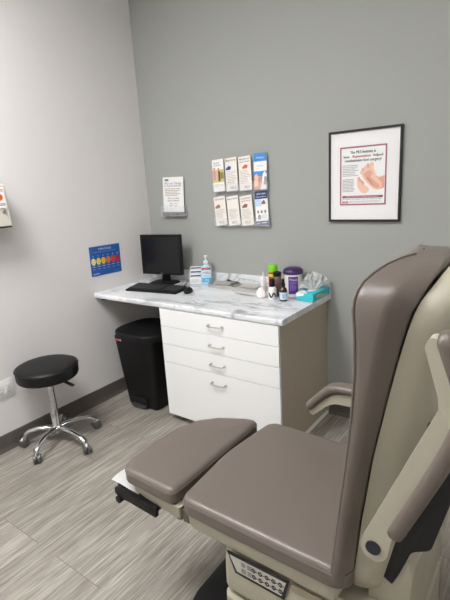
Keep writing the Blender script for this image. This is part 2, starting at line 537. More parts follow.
b.lathe((SX, SY, 0), [(.0, .055), (.015, .055), (.015, .075), (.030, .080), (.033, .095), (.031, .118), (.0255, .125), (.0245, .30)], CHROME, 28); b.build('outer_column', st)
b = MB(); b.lathe((SX, SY, 0), [(.0225, .295), (.0225, .44)], CHROME, 24); b.build('piston', st)
wheels = [(.305, -1.468), (.495, -1.231), (.294, -1.0), (.052, -1.405), (.052, -1.085)]
for k, (wx, wy) in enumerate(wheels):
    d = Vector((wx - SX, wy - SY, 0)); L = d.length; d.normalize()
    A = Vector((SX, SY, 0))
    tip = L - .014
    b = MB()
    path = [A + d * .015 + Vector((0, 0, .098)), A + d * .06 + Vector((0, 0, .108)), A + d * (tip * .55) + Vector((0, 0, .112)), A + d * (tip * .85) + Vector((0, 0, .100)), A + d * tip + Vector((0, 0, .078)), A + d * (tip + .003) + Vector((0, 0, .060))]
    b.tube(path, [.024, .0215, .0175, .0165, .018, .0175], CHROME, 14, .8)
    leg = b.build('leg', st)
    cc = A + d * (tip + .003)
    b = MB()
    b.lathe((cc.x, cc.y, 0), [(.0, .062), (.009, .062), (.009, .048), (.014, .046), (.014, .040), (0, .040)], CHROME, 14)
    # twin wheels
    ang = math.atan2(d.y, d.x) + [.5, -.4, .3, .9, -.6][k]
    tdir = Vector((math.cos(ang), math.sin(ang), 0)); ax = Vector((-tdir.y, tdir.x, 0))
    wc = cc + tdir * .010; wc.z = .0287
    b2 = MB()
    for s in (-1, 1):
        rings = []
        for rr_, off in [(.004, .002), (.025, .002), (.0285, .005), (.0285, .019), (.025, .022), (.010, .023), (.002, .0225)]:
            rings.append([wc + ax * s * off + (tdir * math.cos(q) + Vector((0, 0, 1)) * math.sin(q)) * rr_ for q in [2 * PI * j / 20 for j in range(20)]])
        b2.loft(rings, mat('caster_grey', (104, 104, 102), .3, metal=.5))
    b.tube([wc + Vector((0, 0, .022)) - tdir * .022, wc + Vector((0, 0, .030)), wc + tdir * .020 + Vector((0, 0, .020))], [.010, .013, .009], CHROME, 8)
    hood = b.build('caster', leg)
    b2.build('wheel', leg)

# ------------------------------------------------------------------ exam chair
ch = thing('exam_chair', 'large taupe vinyl podiatry exam chair with cream frame, nearest the camera', 'exam chair', (2.25, -1.5, 0))
def cushion(name, outline, z0, z1, rt=.022, rb=.012, crown=.006, parent=ch, seamz=None, m=VINYL):
    o = resample(outline, .03)
    cx = sum(p[0] for p in o) / len(o); cy = sum(p[1] for p in o) / len(o)
    b = MB(); rings = []
    def ring(d, z, sc=None):
        q = inset(o, d) if sc is None else [(cx + (x - cx) * sc, cy + (y - cy) * sc) for x, y in inset(o, d)]
        rings.append([(x, y, z) for x, y in q])
    ring(rb + .01, z0)
    for a in (0, 30, 60, 90):
        ring(rb * (1 - math.sin(math.radians(a))), z0 + rb * (1 - math.cos(math.radians(a))))
    for a in (0, 18, 36, 54, 72, 90):
        ring(rt * (1 - math.cos(math.radians(a))), z1 - rt + rt * math.sin(math.radians(a)))
    for sc in (.93, .82, .66, .45, .22, .05):
        ring(rt, z1 + crown * (1 - ((sc) ** 2)), sc)
    b.loft(rings, m)
    c = b.build(name, parent, 60)
    sz = seamz or z1 - .018
    b = MB(); q = inset(o, rt * .10 - .001)
    b.tube([(x, y, sz) for x, y in q] + [(q[0][0], q[0][1], sz)], .0028, m, 6)
    b.build('piping', c)
    return c
seat_o = roundpoly([(1.834, -1.793), (2.414, -1.796), (2.414, -1.212), (1.842, -1.205), (1.810, -1.50)], [.045, .05, .05, .055, .5])
seatc = cushion('seat', seat_o, .540, .605)
foot_o = roundpoly([(1.800, -1.787), (1.800, -1.228), (1.735, -1.240), (1.625, -1.295), (1.556, -1.362), (1.522, -1.46), (1.512, -1.60), (1.520, -1.735), (1.552, -1.782)], [.03, .03, .1, .1, .1, .12, .2, .06, .05])
footc = cushion('footrest', foot_o, .543, .605)
# cream frames below the cushions
b = MB()
def frame_rings(outl, zs):
    o = resample(outl, .04); return [[(x, y, z) for x, y in inset(o, d)] for z, d in zs]
fo = roundpoly([(1.818, -1.778), (1.818, -1.232), (1.735, -1.252), (1.575, -1.372), (1.540, -1.47), (1.535, -1.60), (1.545, -1.730), (1.575, -1.770)], [.01, .01, .1, .1, .1, .1, .06, .04])
o2 = resample(fo, .04)
def slope(x): return .476 + max(0, (1.838 - x)) * .05 + max(0, 1.66 - x) ** 2 * 1.6
rings = [[(x, y, slope(x)) for x, y in inset(o2, .035)], [(x, y, slope(x) + .006) for x, y in inset(o2, .012)], [(x, y, slope(x) + .02) for x, y in inset(o2, .004)], [(x, y, .5425) for x, y in o2]]
b.loft(rings, CREAM); b.build('footrest_frame', ch)
b = MB(); so = roundpoly([(1.848, -1.783), (2.385, -1.788), (2.385, -1.222), (1.848, -1.215)], [.02, .03, .03, .02])
b.loft(frame_rings(so, [(.478, .03), (.483, .012), (.50, .004), (.5395, 0)]), CREAM); b.build('seat_frame', ch)
b = MB(); b.box(1.8195, 1.8465, -1.768, -1.24, .484, .535, mat('hinge_taupe', (96, 86, 72), .5), .003, 1); b.build('hinge', ch)
# pedestal: upper housing, dark joint, lower housing, base plate
b = MB(); po = roundpoly([(1.975, -1.768), (2.545, -1.768), (2.545, -1.238), (1.975, -1.238)], .035)
b.loft(frame_rings(po, [(.296, .012), (.302, .004), (.315, 0), (.40, .002), (.44, .006), (.4775, .018)]), CREAM); ped = b.build('upper_housing', ch)
b = MB(); b.loft(frame_rings(po, [(.280, .022), (.2955, .022)]), BLKM); b.build('joint', ch)
b = MB(); po2 = roundpoly([(1.970, -1.772), (2.550, -1.772), (2.550, -1.232), (1.970, -1.232)], .035)
b.loft(frame_rings(po2, [(.056, -.02), (.075, 0), (.268, .004), (.2795, .014)]), CREAM); b.build('lower_housing', ch)
b = MB(); bo = roundpoly([(1.745, -1.80), (2.62, -1.80), (2.62, -1.20), (1.745, -1.20)], [.16, .10, .10, .16], 10)
b.loft(frame_rings(bo, [(0, 0), (.035, 0), (.048, .006), (.0555, .03)]), BLK); b.build('base_plate', ch)
# rear fairing behind the housing
b = MB(); b.prism(roundpoly([(2.44, .40), (2.545, .40), (2.550, .60), (2.535, .66), (2.47, .58), (2.44, .52)], .02), -1.70, -1.30, CREAM, 'Y', .004); b.build('rear_fairing', ch)
# data plate
pl = Sheet((0, -1.7685, 0), (1, 0, 0), (0, 0, 1), (0, -1, 0))
q = [(2.004, .464), (2.232, .468), (2.213, .386), (2.033, .388)]
DY = -.001
def pq(k, c=(2.117, .4235)): return [(c[0] + (x - c[0]) * k[0], c[1] + (z - c[1]) * k[1]) for x, z in q]
pl.poly(pq((1, 1)), INK, .0015)
pl.poly(pq((.90, .70)), mat('plate_silver', (186, 184, 174), .4), .003)
for i in range(7):
    x = 2.060 + i * .0235
    for j, dz in enumerate((.437, .413)):
        if i < 2:
            pl.lines(x, x + .019, dz + .008, dz - .010, 3, INK, .0036, .5, .3, i * 3 + j)
        else:
            rx = .0076
            ring = ellipse(x, dz, rx, rx * 1.1, 14); inn = ellipse(x, dz, rx * .5, rx * .5, 14)
            for k in range(14):
                pl.poly([ring[k], ring[(k + 1) % 14], inn[(k + 1) % 14], inn[k]], INK, .0036)
            pl.rect(x - .001, x + .001, dz - .004, dz + .004, INK, .0036)
            pl.rect(x + .008, x + .014, dz - .002, dz + .001, INK, .0036)
tag(pl.mb.build('data_plate', ch), 'slanted black and silver data plate')
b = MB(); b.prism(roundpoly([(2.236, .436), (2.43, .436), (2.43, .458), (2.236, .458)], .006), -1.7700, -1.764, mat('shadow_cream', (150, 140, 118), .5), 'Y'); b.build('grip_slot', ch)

# --- backrest cushion: horizontal sections from hinge to crown
YC = -1.502
def back_sec(f, r, wf, wr, z, zr, n=8):
    """front x, rear x, half widths at front and rear, height front / rear"""
    rf = min(.022, (r - f) * .3); out = []
    pts = [(f, YC - wf), (f + (r - f) * .62, YC - wf), (r, YC - wr), (r, YC + wr), (f + (r - f) * .62, YC + wf), (f, YC + wf)]
    o = roundpoly(pts, [rf, .03, .02, .02, .03, rf], 5)
    for x, y in o:
        t = (x - f) / (r - f)
        out.append((x, y, z + (zr - z) * t))
    return out
secs = [  # z, front x, rear x, half width front, half width rear
    (.550, 2.378, 2.400, .282, .235), (.558, 2.366, 2.408, .292, .246), (.610, 2.366, 2.415, .294, .250), (.75, 2.380, 2.429, .292, .250), (.92, 2.399, 2.452, .290, .250),
    (1.06, 2.412, 2.477, .290, .250), (1.18, 2.418, 2.500, .290, .250), (1.27, 2.416, 2.519, .290, .250), (1.315, 2.412, 2.531, .289, .248),
    (1.338, 2.413, 2.540, .285, .242), (1.358, 2.417, 2.548, .277, .230), (1.375, 2.423, 2.555, .256, .210), (1.388, 2.432, 2.560, .214, .174), (1.398, 2.444, 2.560, .158, .125), (1.403, 2.458, 2.554, .10, .08), (1.405, 2.478, 2.542, .045, .035)]
b = MB(); b.loft([back_sec(f, r, wf, wr, z, z - .004 * (z > 1.33)) for z, f, r, wf, wr in secs], VINYL)
bk = b.build('backrest', ch, 70)
for sd in (-1, 1):
    b = MB()
    b.tube([(f + .006, YC + sd * (wf - .004), z) for z, f, r, wf, wr in secs[1:]], .0032, VINYL, 6)
    b.build('piping', bk)
# --- shell
shs = [  # z, front x, rear x, half width
    (.512, 2.418, 2.482, .205), (.520, 2.410, 2.500, .226), (.56, 2.412, 2.520, .238), (.75, 2.433, 2.566, .245), (.95, 2.460, 2.600, .247),
    (1.10, 2.488, 2.622, .247), (1.20, 2.508, 2.640, .247), (1.27, 2.524, 2.655, .245), (1.315, 2.536, 2.664, .240), (1.338, 2.545, 2.668, .230), (1.354, 2.553, 2.668, .212), (1.366, 2.560, 2.666, .185), (1.378, 2.565, 2.660, .145), (1.386, 2.568, 2.650, .10), (1.390, 2.575, 2.630, .05)]
def shell_sec(z, f, r, wd):
    out = []
    n = 28
    for k in range(n + 1):            # rounded rear, flat front
        a = -PI / 2 + PI * k / n
        c, s_ = math.cos(a), math.sin(a)
        x = f + (r - f) * abs(c) ** .8
        y = YC + wd * math.copysign(abs(s_) ** .85, s_)
        out.append((x, y, z))
    return out
b = MB(); b.loft([shell_sec(*q_) for q_ in shs], CREAM)
b.build('back_shell', ch, 60)
b = MB(); b.prism([(2.390, .56), (2.425, .56), (2.536, 1.32), (2.49, 1.32)], YC - .225, YC + .225, BLKM, 'Y'); b.build('back_board', ch)
# black rear cover
b = MB(); cov = roundpoly([(2.470, .575), (2.502, .553), (2.520, .600), (2.546, .680), (2.590, .706), (2.612, .80), (2.640, .92), (2.655, 1.00), (2.62, 1.05), (2.56, 1.05)], [.004, .004, .05, .03, .03, .05, .05, .03, .02, .02], 5)
b.prism(cov, YC - .205, YC + .205, BLKM, 'Y', .004); b.build('rear_cover', ch)
# --- arms: near arm is swung up and back, far arm is down
def arm(name, outline, rads, padpath, padr, yc, th, padw, piv, mb_y):
    b = MB(); b.prism(roundpoly(outline, rads, 8), yc - th / 2, yc + th / 2, CREAM, 'Y', .004, 3)
    a = b.build(name, ch)
    # pad: a padded roll swept along the outer edge
    P = [Vector(p) for p in padpath]
    for _ in range(3):                # smooth the path
        Q = [P[0]]
        for i in range(len(P) - 1): Q += [P[i] * .75 + P[i + 1] * .25, P[i] * .25 + P[i + 1] * .75]
        P = Q + [P[-1]]
    L = [0]
    for i in range(1, len(P)): L.append(L[-1] + (P[i] - P[i - 1]).length)
    rings = []
    stations = list(zip(P, L))
    for i, (p, l) in enumerate(stations):
        t_ = (P[min(i + 1, len(P) - 1)] - P[max(i - 1, 0)]).normalized(); nn = Vector((-t_.y, t_.x))
        e = min(l, L[-1] - l) / .022
        k = math.sqrt(max(0.02, 1 - (1 - min(1, e)) ** 2))
        ring = []
        for j in range(24):
            q_ = 2 * PI * j / 24
            c_, s_ = math.cos(q_), math.sin(q_)
            u = padr * k * math.copysign(abs(c_) ** .75, c_); v = (padw / 2) * k * math.copysign(abs(s_) ** .75, s_)
            w_ = p + nn * u
            ring.append((w_.x, yc + v, w_.y))
        rings.append(ring)
    b = MB(); b.loft(rings, VINYL); b.build('arm_pad', a, 60)
    b = MB(); b.lathe((piv[0], yc - (th / 2 + .001) * mb_y, piv[1]), [(.0, 0), (.017, 0), (.017, .004 * (-mb_y)), (0, .004 * (-mb_y))], mat('pivot_cap', (34, 34, 44), .4), 20, 'Y'); b.build('pivot_cap', a)
    b = MB(); b.lathe((piv[0], yc, piv[1]), [(.024, 0), (.024, mb_y * .08)], CREAM, 20, 'Y'); b.build('pivot_boss', a)
    return a
near = [(2.464, .785), (2.611, 1.154), (2.610, 1.178), (2.580, 1.280), (2.588, 1.300), (2.620, 1.300), (2.652, 1.18), (2.652, 1.110), (2.533, .815), (2.524, .752), (2.474, .738)]
arm('armrest', near, [.03, .03, .04, .012, .012, .02, .05, .05, .05, .035, .035], [(2.533, .818), (2.654, 1.112), (2.656, 1.185), (2.611, 1.312)], .019, -1.832, .030, .052, (2.495, .782), 1)
far = [(2.500, .725), (2.498, .780), (2.20, .796), (2.128, .788), (2.086, .757), (2.028, .690), (2.016, .684), (2.034, .672), (2.099, .732), (2.130, .747), (2.20, .750)]
arm('armrest', far, [.02, .02, .02, .06, .06, .02, .006, .01, .05, .05, .02], [(2.42, .806), (2.20, .814), (2.120, .812), (2.078, .776), (2.008, .698)], .018, -1.178, .030, .060, (2.478, .768), -1)
# --- debris tray under the footrest
b = MB()
to = roundpoly([(1.700, -1.772), (1.49, -1.772), (1.452, -1.740), (1.462, -1.690), (1.540, -1.56), (1.60, -1.40), (1.700, -1.40)], [.01, .05, .03, .03, .05, .05, .01])
ti = inset(to, .006)
b.loft([[(x, y, .462) for x, y in inset(to, .010)], [(x, y, .496) for x, y in to], [(x, y, .496) for x, y in ti], [(x, y, .468) for x, y in inset(to, .014)]], BLK, smooth=False)
b.build('debris_tray', ch)
b = MB(); b.prism(roundpoly([(1.487, .478), (1.487, .500), (1.54, .503), (1.62, .492), (1.709, .500), (1.704, .458), (1.56, .466), (1.51, .462)], .004), -1.786, -1.773, BLK, 'Y', .003); b.build('tray_rail', ch)
b = MB(); b.lathe((1.508, -1.792, .457), [(0, 0), (.015, 0), (.015, .02), (0, .02)], BLK, 16, 'Y'); b.build('tray_knob', ch)
b = MB(); rows = []
edge0 = [(1.442, -1.762), (1.500, -1.767), (1.545, -1.768), (1.595, -1.764)]
edge1 = [(1.452, -1.700), (1.500, -1.690), (1.545, -1.680), (1.595, -1.670)]
for i in range(4):
    a, c2 = Vector(edge0[i]), Vector(edge1[i])
    rows.append([tuple(a.lerp(c2, v / 5)) + (.503 + .006 * math.sin(i * 1.3 + v * .5) + .002 * v,) for v in range(6)])
b.loft(rows, PAPER, False, False, closed=False)
bmesh.ops.solidify(b.bm, geom=b.bm.faces[:], thickness=.0012)
solo(b, 'paper_towel', 'folded white paper lying in the black tray under the footrest', 'paper', (1.52, -1.73, .50))

# ------------------------------------------------------------------ computer
MA = math.radians(9)
mc = Vector((.272, -.175, 0)); U = Vector((math.cos(MA), math.sin(MA), 0)); Nf = Vector((math.sin(MA), -math.cos(MA), 0))
mo = thing('computer_monitor', 'black flat computer monitor switched off on the counter by the corner', 'monitor', (mc.x, mc.y, .864))
XF = Matrix.Translation((mc.x, mc.y, 0)) @ Matrix.Rotation(MA, 4, 'Z') @ Matrix.Rotation(math.radians(-3), 4, 'X')
def mbx(): q_ = MB(); q_.xf = Matrix.Translation((mc.x, mc.y, 1.092)) @ Matrix.Rotation(MA, 4, 'Z') @ Matrix.Rotation(math.radians(-2), 4, 'X'); return q_
b = mbx()
b.box(-.187, .187, -.012, .012, -.156, .156, BLK, .004, 2)
# bezel ring in front
for a in ((-.187, .187, .138, .156), (-.187, .187, -.156, -.136), (-.187, -.170, -.136, .138), (.170, .187, -.136, .138)):
    b.box(a[0], a[1], -.020, -.012, a[2], a[3], BLK, .002, 1)
b.prism(roundpoly([(-.15, -.13), (.15, -.13), (.15, .12), (-.15, .12)], .02), .012, .035, BLK, 'Y', .01)
b.build('housing', mo)
b = mbx(); b.box(-.170, .170, -.0145, -.0125, -.136, .138, SCREEN); b.build('screen', mo)
b = mbx(); s = Sheet((0, -.0203, -.149), (1, 0, 0), (0, 0, 1), (0, -1, 0), b); s.text('DELL', 0, 0, .008, mat('logo_silver', (190, 190, 195), .3, metal=.8), .0004); b.build('logo', mo)
def loc(mcv, a): q_ = MB(); q_.xf = Matrix.Translation(mcv) @ Matrix.Rotation(a, 4, 'Z'); return q_
b = loc((mc.x, mc.y, .864), MA); b.box(-.035, .035, .02, .045, .012, .16, BLK, .006, 2); b.box(-.05, .05, -.002, .04, .075, .088, BLK, .004); b.build('neck', mo)
b = loc((mc.x, mc.y, .864), MA)
b.loft([[(x, y, z) for x, y in inset(resample(rr(-.115, .115, -.085, .085, .05), .03), d)] for z, d in ((.0005, 0), (.006, 0), (.012, .01), (.014, .04))], BLK)
b.build('base', mo)
# keyboard
KA = math.atan2(-.441 + .506, .652 - .177)
kc = (.392, -.395, .864)
kb = thing('keyboard', 'black computer keyboard lying in front of the monitor', 'keyboard', kc)
b = loc(kc, KA); b.prism(roundpoly([(-.078, .0005), (-.078, .012), (-.06, .014), (.05, .024), (.078, .028), (.078, .0005)], .003), -.225, .225, BLK, 'X', .004); b.build('case', kb)
b = loc(kc, KA)
b.xf = b.xf @ Matrix.Translation((0, 0, .019)) @ Matrix.Rotation(math.radians(5.5), 4, 'X')
for r in range(6):
    y = -.052 + r * .0195 + (.006 if r == 5 else 0)
    x = -.214
    while x < .212:
        if r < 5 or True:
            wk = .0165
            if r == 0 and -.13 < x < -.02: wk = .108
            if abs(x - .073) > .006 and abs(x - .137) > .006:
                b.box(x, x + wk, y, y + .0165, 0, .0085, mat('key_black', (40, 40, 42), .4), .002, 1)
            x += wk + .0026
b.build('keys', kb)
# mouse
ms = thing('computer_mouse', 'black computer mouse beside the keyboard on the counter', 'mouse', (.672, -.352, .864))
b = loc((.672, -.352, .864), .45)
rings = []
for z, k in ((.0005, .92), (.004, 1), (.015, 1.0), (.024, .88), (.031, .66), (.035, .35), (.036, .08)):
    rings.append([(.031 * k * math.cos(a), .055 * k * math.sin(a) - (.004 * (1 - k)), z + .0) for a in [2 * PI * j / 28 for j in range(28)]])
b.loft(rings, BLK); b.build('shell', ms)
b = loc((.672, -.352, .864), .45); b.lathe((-.004, .028, .030), [(.008, 0), (.008, .008)], BLKM, 14, 'X'); b.build('scroll_wheel', ms)
# cable
b = MB(); b.tube([(.50, -.31, .868), (.52, -.26, .868), (.50, -.20, .868), (.44, -.10, .868), (.40, -.04, .868)], .0025, BLKM, 6)
solo(b, 'cable', 'thin black cable running behind the keyboard', 'cable', (.45, -.2, .8655))

# ------------------------------------------------------------------ things on the counter
def sheetbox(): pass
# appointment cards in tiered holder
cx_, cy_ = .540, -.100
hd = thing('card_holder', 'clear stepped card holder left of the hand sanitizer', 'card holder', (cx_, cy_, .864))
KX = math.radians(32)
XH = Matrix.Translation((cx_, cy_, .864)) @ Matrix.Rotation(KX, 4, 'Z')
b = MB(); b.xf = XH
b.box(-.05, .05, -.045, .045, .0005, .003, ACRYL); 
for k in range(4): b.box(-.05, .05, -.047 + k * .024, -.044 + k * .024, .003, .035 + .026 * k, ACRYL)
for sx in (-.052, .050): b.prism([(-.047, 0.003), (.048, .003), (.048, .12), (.03, .12), (-.047, .035)], sx, sx + .002, ACRYL, 'X', smooth=False)
b.build('holder', hd)
cardl = ['white appointment cards in the lowest front slot of the stepped holder', 'white cards in the second slot of the stepped holder', 'white cards in the third slot of the stepped holder', 'white cards in the topmost rear slot of the stepped holder']
for k in range(4):
    b = MB(); b.xf = XH
    b.box(-.044, .044, -.042 + k * .024, -.028 + k * .024, .004, .050 + .026 * k, PAPER)
    s = Sheet((0, -.0424 + k * .024, .036 + .026 * k), (1, 0, 0), (0, 0, 1), (0, -1, 0), b)
    if k: s.rect(-.040, .040, -.004 + .003, .009, INKN, .0005)
    else: s.lines(-.03, .03, .005, -.02, 3, INKG, .0005, .4)
    base = XH @ Vector((0, 0, .004))
    solo(b, 'card_stack', cardl[k], 'cards', base, 'appointment cards in the stepped holder')
# hand sanitizer
sc_ = (.637, -.090, .864)
sa = thing('hand_sanitizer_bottle', 'clear pump bottle of blue hand sanitizer with red banner label', 'hand sanitizer', sc_)
SA = math.radians(38)
def so_(): q_ = MB(); q_.xf = Matrix.Translation(sc_) @ Matrix.Rotation(SA, 4, 'Z') @ Matrix.Scale(1.12, 4); return q_
gel = mat('blue_gel', (176, 216, 236), .15, spec=.6)
b = so_(); rings = []
for z, a_, c_ in ((.0005, .034, .021), (.004, .038, .025), (.06, .0385, .0255), (.105, .038, .025), (.122, .034, .023), (.132, .022, .018), (.138, .013, .013), (.145, .013, .013)):
    rings.append([(a_ * math.copysign(abs(math.cos(t)) ** .8, math.cos(t)), c_ * math.copysign(abs(math.sin(t)) ** .8, math.sin(t)), z) for t in [2 * PI * j / 32 for j in range(32)]])
b.loft(rings, gel); bt = b.build('bottle', sa)
b = so_(); b.lathe((0, 0, 0), [(.0155, .1455), (.0165, .150), (.0155, .160), (.006, .166), (.0052, .190), (.011, .192), (.012, .198), (.006, .201), (0, .201)], WPL, 20)
b.box(-.006, .006, -.036, .004, .192, .199, WPL, .002); b.build('pump', sa)
b = so_(); s = Sheet((0, -.0262, 0), (1, 0, 0), (0, 0, 1), (0, -1, 0), b)
s.rect(-.030, .030, .105, .120, INKR, .0).rect(-.030, .030, .052, .104, mat('label_pale', (214, 232, 243), .5), 0).text('Advanced', 0, .109, .007, WINK, .0004)
s.text('PURELL', 0, .078, .016, INKN, .0004, fit=.052, slant=.2).rect(-.030, .030, .022, .051, mat('label_blue', (84, 182, 226), .5), 0).lines(-.022, .022, .070, .056, 2, INKG, .0004, .4)
s.text('70%', 0, .03, .012, WINK, .0004)
b.build('front_label', sa)
# instrument trays
def tray_(loc_, a, L, W, Hh, label, seed):
    t = thing('instrument_tray', label, 'tray', loc_, 'instrument trays on the counter')
    xf = Matrix.Translation(loc_) @ Matrix.Rotation(a, 4, 'Z')
    b = MB(); b.xf = xf
    o = rr(-L / 2, L / 2, -W / 2, W / 2, .012)
    oi = inset(o, .004); oi2 = inset(o, .008)
    b.loft([[(x, y, .0005) for x, y in oi], [(x, y, Hh) for x, y in o], [(x, y, Hh) for x, y in oi], [(x, y, .004) for x, y in oi2]], STEEL, smooth=False)
    b.build('pan', t)
    names = ['nail nipper', 'scalpel handle', 'tweezers', 'curette', 'file', 'scissors']
    rnd = random.Random(seed)
    for k in range(5):
        b = MB(); b.xf = xf
        y = -W / 2 + .018 + k * (W - .036) / 4
        l = L * (.62 + .15 * rnd.random()) / 2
        ox = rnd.uniform(-.01, .01)
        z = Hh + .003
        b.tube([(ox - l, y, z - .006), (ox - l * .3, y + rnd.uniform(-.004, .004), z), (ox + l * .6, y + rnd.uniform(-.004, .004), z), (ox + l, y, z + .004)], [.005, .0065, .0045, .0025], STEEL, 8, .8)
        if k % 2: b.tube([(ox - l, y + .007, z - .006), (ox, y + .001, z), (ox + l * .8, y - .001, z)], [.004, .0045, .002], STEEL, 8, .6)
        wl = xf @ Vector((ox, y, z))
        solo(b, 'hand_instrument', 'slim steel hand instrument lying in the ' + ('left' if seed == 1 else 'right') + ' metal tray', 'instrument', wl, 'steel instruments in the ' + ('left' if seed == 1 else 'right') + ' tray')
tray_((.815, -.115, .864), -.02, .23, .12, .028, 'shallow stainless tray of instruments, the left one beside the hand sanitizer', 1)
tray_((1.050, -.135, .864), -.03, .235, .13, .030, 'shallow stainless tray of instruments, the right one near the bottles', 2)
b = MB(); b.tube([(.800, -.035, .900), (.86, -.06, .893), (.93, -.10, .905), (.95, -.11, .903)], [.006, .005, .004, .004], mat('dark_steel', (80, 80, 84), .3, metal=1), 8)
b.tube([(.80, -.050, .900), (.86, -.062, .894), (.92, -.09, .905)], [.006, .005, .003], mat('dark_steel'), 8)
solo(b, 'nail_nipper', 'dark nail nipper lying across the backs of the two steel trays', 'nail nipper', (.87, -.06, .888))
b = MB(); b.tube([(1.01, -.255, .868), (1.06, -.262, .870), (1.12, -.27, .871), (1.17, -.275, .868)], [.004, .009, .008, .003], STEEL, 10, .35)  # thin steel form added where a spoon-like shadow lies
solo(b, 'shadow_sliver', 'flat steel sliver standing in for a shadow on the counter in front of the trays', 'shadow_sliver', (1.09, -.265, .866))
# cotton bundle
b = MB(); rings = []
rnd = random.Random(3)
ph = [rnd.uniform(0, 6.28) for _ in range(4)]
for z, r in ((.0005, .022), (.006, .029), (.02, .031), (.035, .029), (.050, .021), (.060, .012), (.064, .003)):
    rings.append([(r * (1 + .09 * math.sin(3 * a + ph[0] + z * 40) + .05 * math.sin(7 * a + ph[1])) * math.cos(a), r * (1 + .09 * math.sin(3 * a + ph[0] + z * 40)) * math.sin(a), z + .003 * math.sin(5 * a + ph[2]) * min(1, z / .03)) for a in [2 * PI * j / 30 for j in range(30)]])
b.xf = Matrix.Translation((1.232, -.268, .8655)); b.loft(rings, mat('cotton', (246, 238, 232), .9, bump=.6, bscale=90))
solo(b, 'cotton_bundle', 'small rounded white cotton bundle in front of the spray cans', 'cotton', (1.232, -.268, .8645))
# thin white bottle behind
def bottle(name, c, prof, m, label, cat, parts=(), n=24):
    t = thing(name, label, cat, c)
    MB().lathe(c, prof, m, n).build('bottle', t)
    for pn, pr_, pm in parts: MB().lathe(c, pr_, pm, n).build(pn, t)
    return t
bottle('squeeze_bottle', (1.150, -.105, .864), [(0, .0005), (.020, .0005), (.021, .004), (.021, .085), (.014, .098), (.010, .102)], mat('cloudy_white', (228, 230, 228), .4), 'slim white squeeze bottle with pointed tip behind the green capped can', 'bottle',
       [('tip', [(.010, .1025), (.009, .112), (.004, .118), (.002, .135), (0, .135)], WPL)])
# green capped aerosol
red = mat('can_red', (196, 44, 40), .35)
t = bottle('aerosol_can', (1.258, -.155, .864), [(0, .0005), (.029, .0005), (.031, .004), (.031, .143), (.028, .150), (.024, .152)], red, 'red aerosol can with bright green cap, tallest of the small bottles', 'spray can',
       [('band', [(.0315, .124), (.0315, .140)], mat('can_yellow', (226, 214, 80), .4)), ('cap', [(.0, .1525), (.030, .1525), (.031, .156), (.031, .196), (.028, .201), (.0, .201)], mat('green_cap', (122, 205, 40), .35))])
t2 = bottle('aerosol_can', (1.310, -.190, .864), [(0, .0005), (.027, .0005), (.029, .004), (.029, .122), (.024, .132), (.020, .134)], mat('can_floral', (106, 84, 78), .35, vary=.6, vscale=60), 'dark patterned spray can with black cap between the red can and the wipes tub', 'spray can',
       [('cap', [(0, .1345), (.026, .1345), (.027, .138), (.027, .156), (.023, .161), (0, .161)], BLK)])
# white spray bottle with black squiggle
wc_ = (1.320, -.275, .864)
t = bottle('lotion_bottle', wc_, [(0, .0005), (.024, .0005), (.026, .004), (.026, .066), (.022, .078), (.016, .082)], WPL, 'white bottle with a black squiggle and black cap in front of the aerosol cans', 'bottle',
       [('cap', [(0, .0825), (.016, .0825), (.017, .086), (.017, .128), (.014, .133), (0, .133)], BLK)])
b = MB()
va = math.atan2(wc_[1] - (-2.706), wc_[0] - 2.762) + PI
pts = []
for k in range(25):
    u = -1 + 2 * k / 24
    a = va + u * .95
    z = .030 + .013 * math.sin(u * 4.6)
    pts.append((wc_[0] + .0268 * math.cos(a), wc_[1] + .0268 * math.sin(a), .864 + z))
b.tube(pts, .0045, INK, 6); b.build('squiggle', t)
# dropper bottle
dc = (1.407, -.288, .864)
t = bottle('dropper_bottle', dc, [(0, .0005), (.021, .0005), (.024, .004), (.024, .070), (.019, .082), (.011, .090), (.011, .096)], mat('amber_glass', (58, 34, 20), .12, spec=.7), 'small amber dropper bottle with pale blue label beside the tissue box', 'bottle',
       [('cap', [(0, .0965), (.0125, .0965), (.0125, .114), (.008, .117), (.008, .122), (.0065, .142), (0, .147)], BLK)])
MB().lathe(dc, [(.0246, .012), (.0246, .058)], mat('label_ice', (196, 218, 236), .5), 28).build('label', t)
b = MB()
va = math.atan2(dc[1] + 2.706, dc[0] - 2.762) + PI
dv = Vector((math.cos(va), math.sin(va), 0))
s = Sheet(Vector(dc) + dv * .0252, Vector((-dv.y, dv.x, 0)), (0, 0, 1), dv, b)
s.text('EXTRACT', 0, .038, .006, INKN, .0006, fit=.02).lines(-.009, .009, .033, .016, 4, INKG, .0006, .4)
b.build('label_print', t)
# wipes tub
tc_ = (1.384, -.112, .864)
t = thing('wipes_tub', 'white canister of wipes with purple lid and purple label', 'wipes tub', tc_)
MB().lathe(tc_, [(0, .0005), (.054, .0005), (.056, .004), (.060, .05), (.061, .138), (.060, .141), (0, .141)], WPL, 40).build('tub', t)
PUR = mat('purple', (62, 36, 88), .35)
MB().lathe(tc_, [(0, .1415), (.065, .1415), (.067, .145), (.067, .159), (.062, .170), (.045, .180), (.015, .184), (0, .184)], PUR, 40).build('lid', t)
b = MB(); va = math.radians(-62); rings = []
for z in (.016, .130):
    rings.append([(tc_[0] + .0618 * math.cos(va + u), tc_[1] + .0618 * math.sin(va + u), tc_[2] + z) for u in [-.52 + 1.04 * k / 12 for k in range(13)]])
b.loft(rings, mat('label_purple', (92, 52, 140), .45), False, False, closed=False)
dv = Vector((math.cos(va), math.sin(va), 0)); s = Sheet(Vector(tc_) + dv * .0624, Vector((-dv.y, dv.x, 0)), (0, 0, 1), dv, b)
s.text('Wipes', 0, .104, .014, WINK, .0004).lines(-.022, .022, .094, .036, 7, mat('label_lilac', (170, 140, 205), .5), .0004, .35)
b.build('label', t)
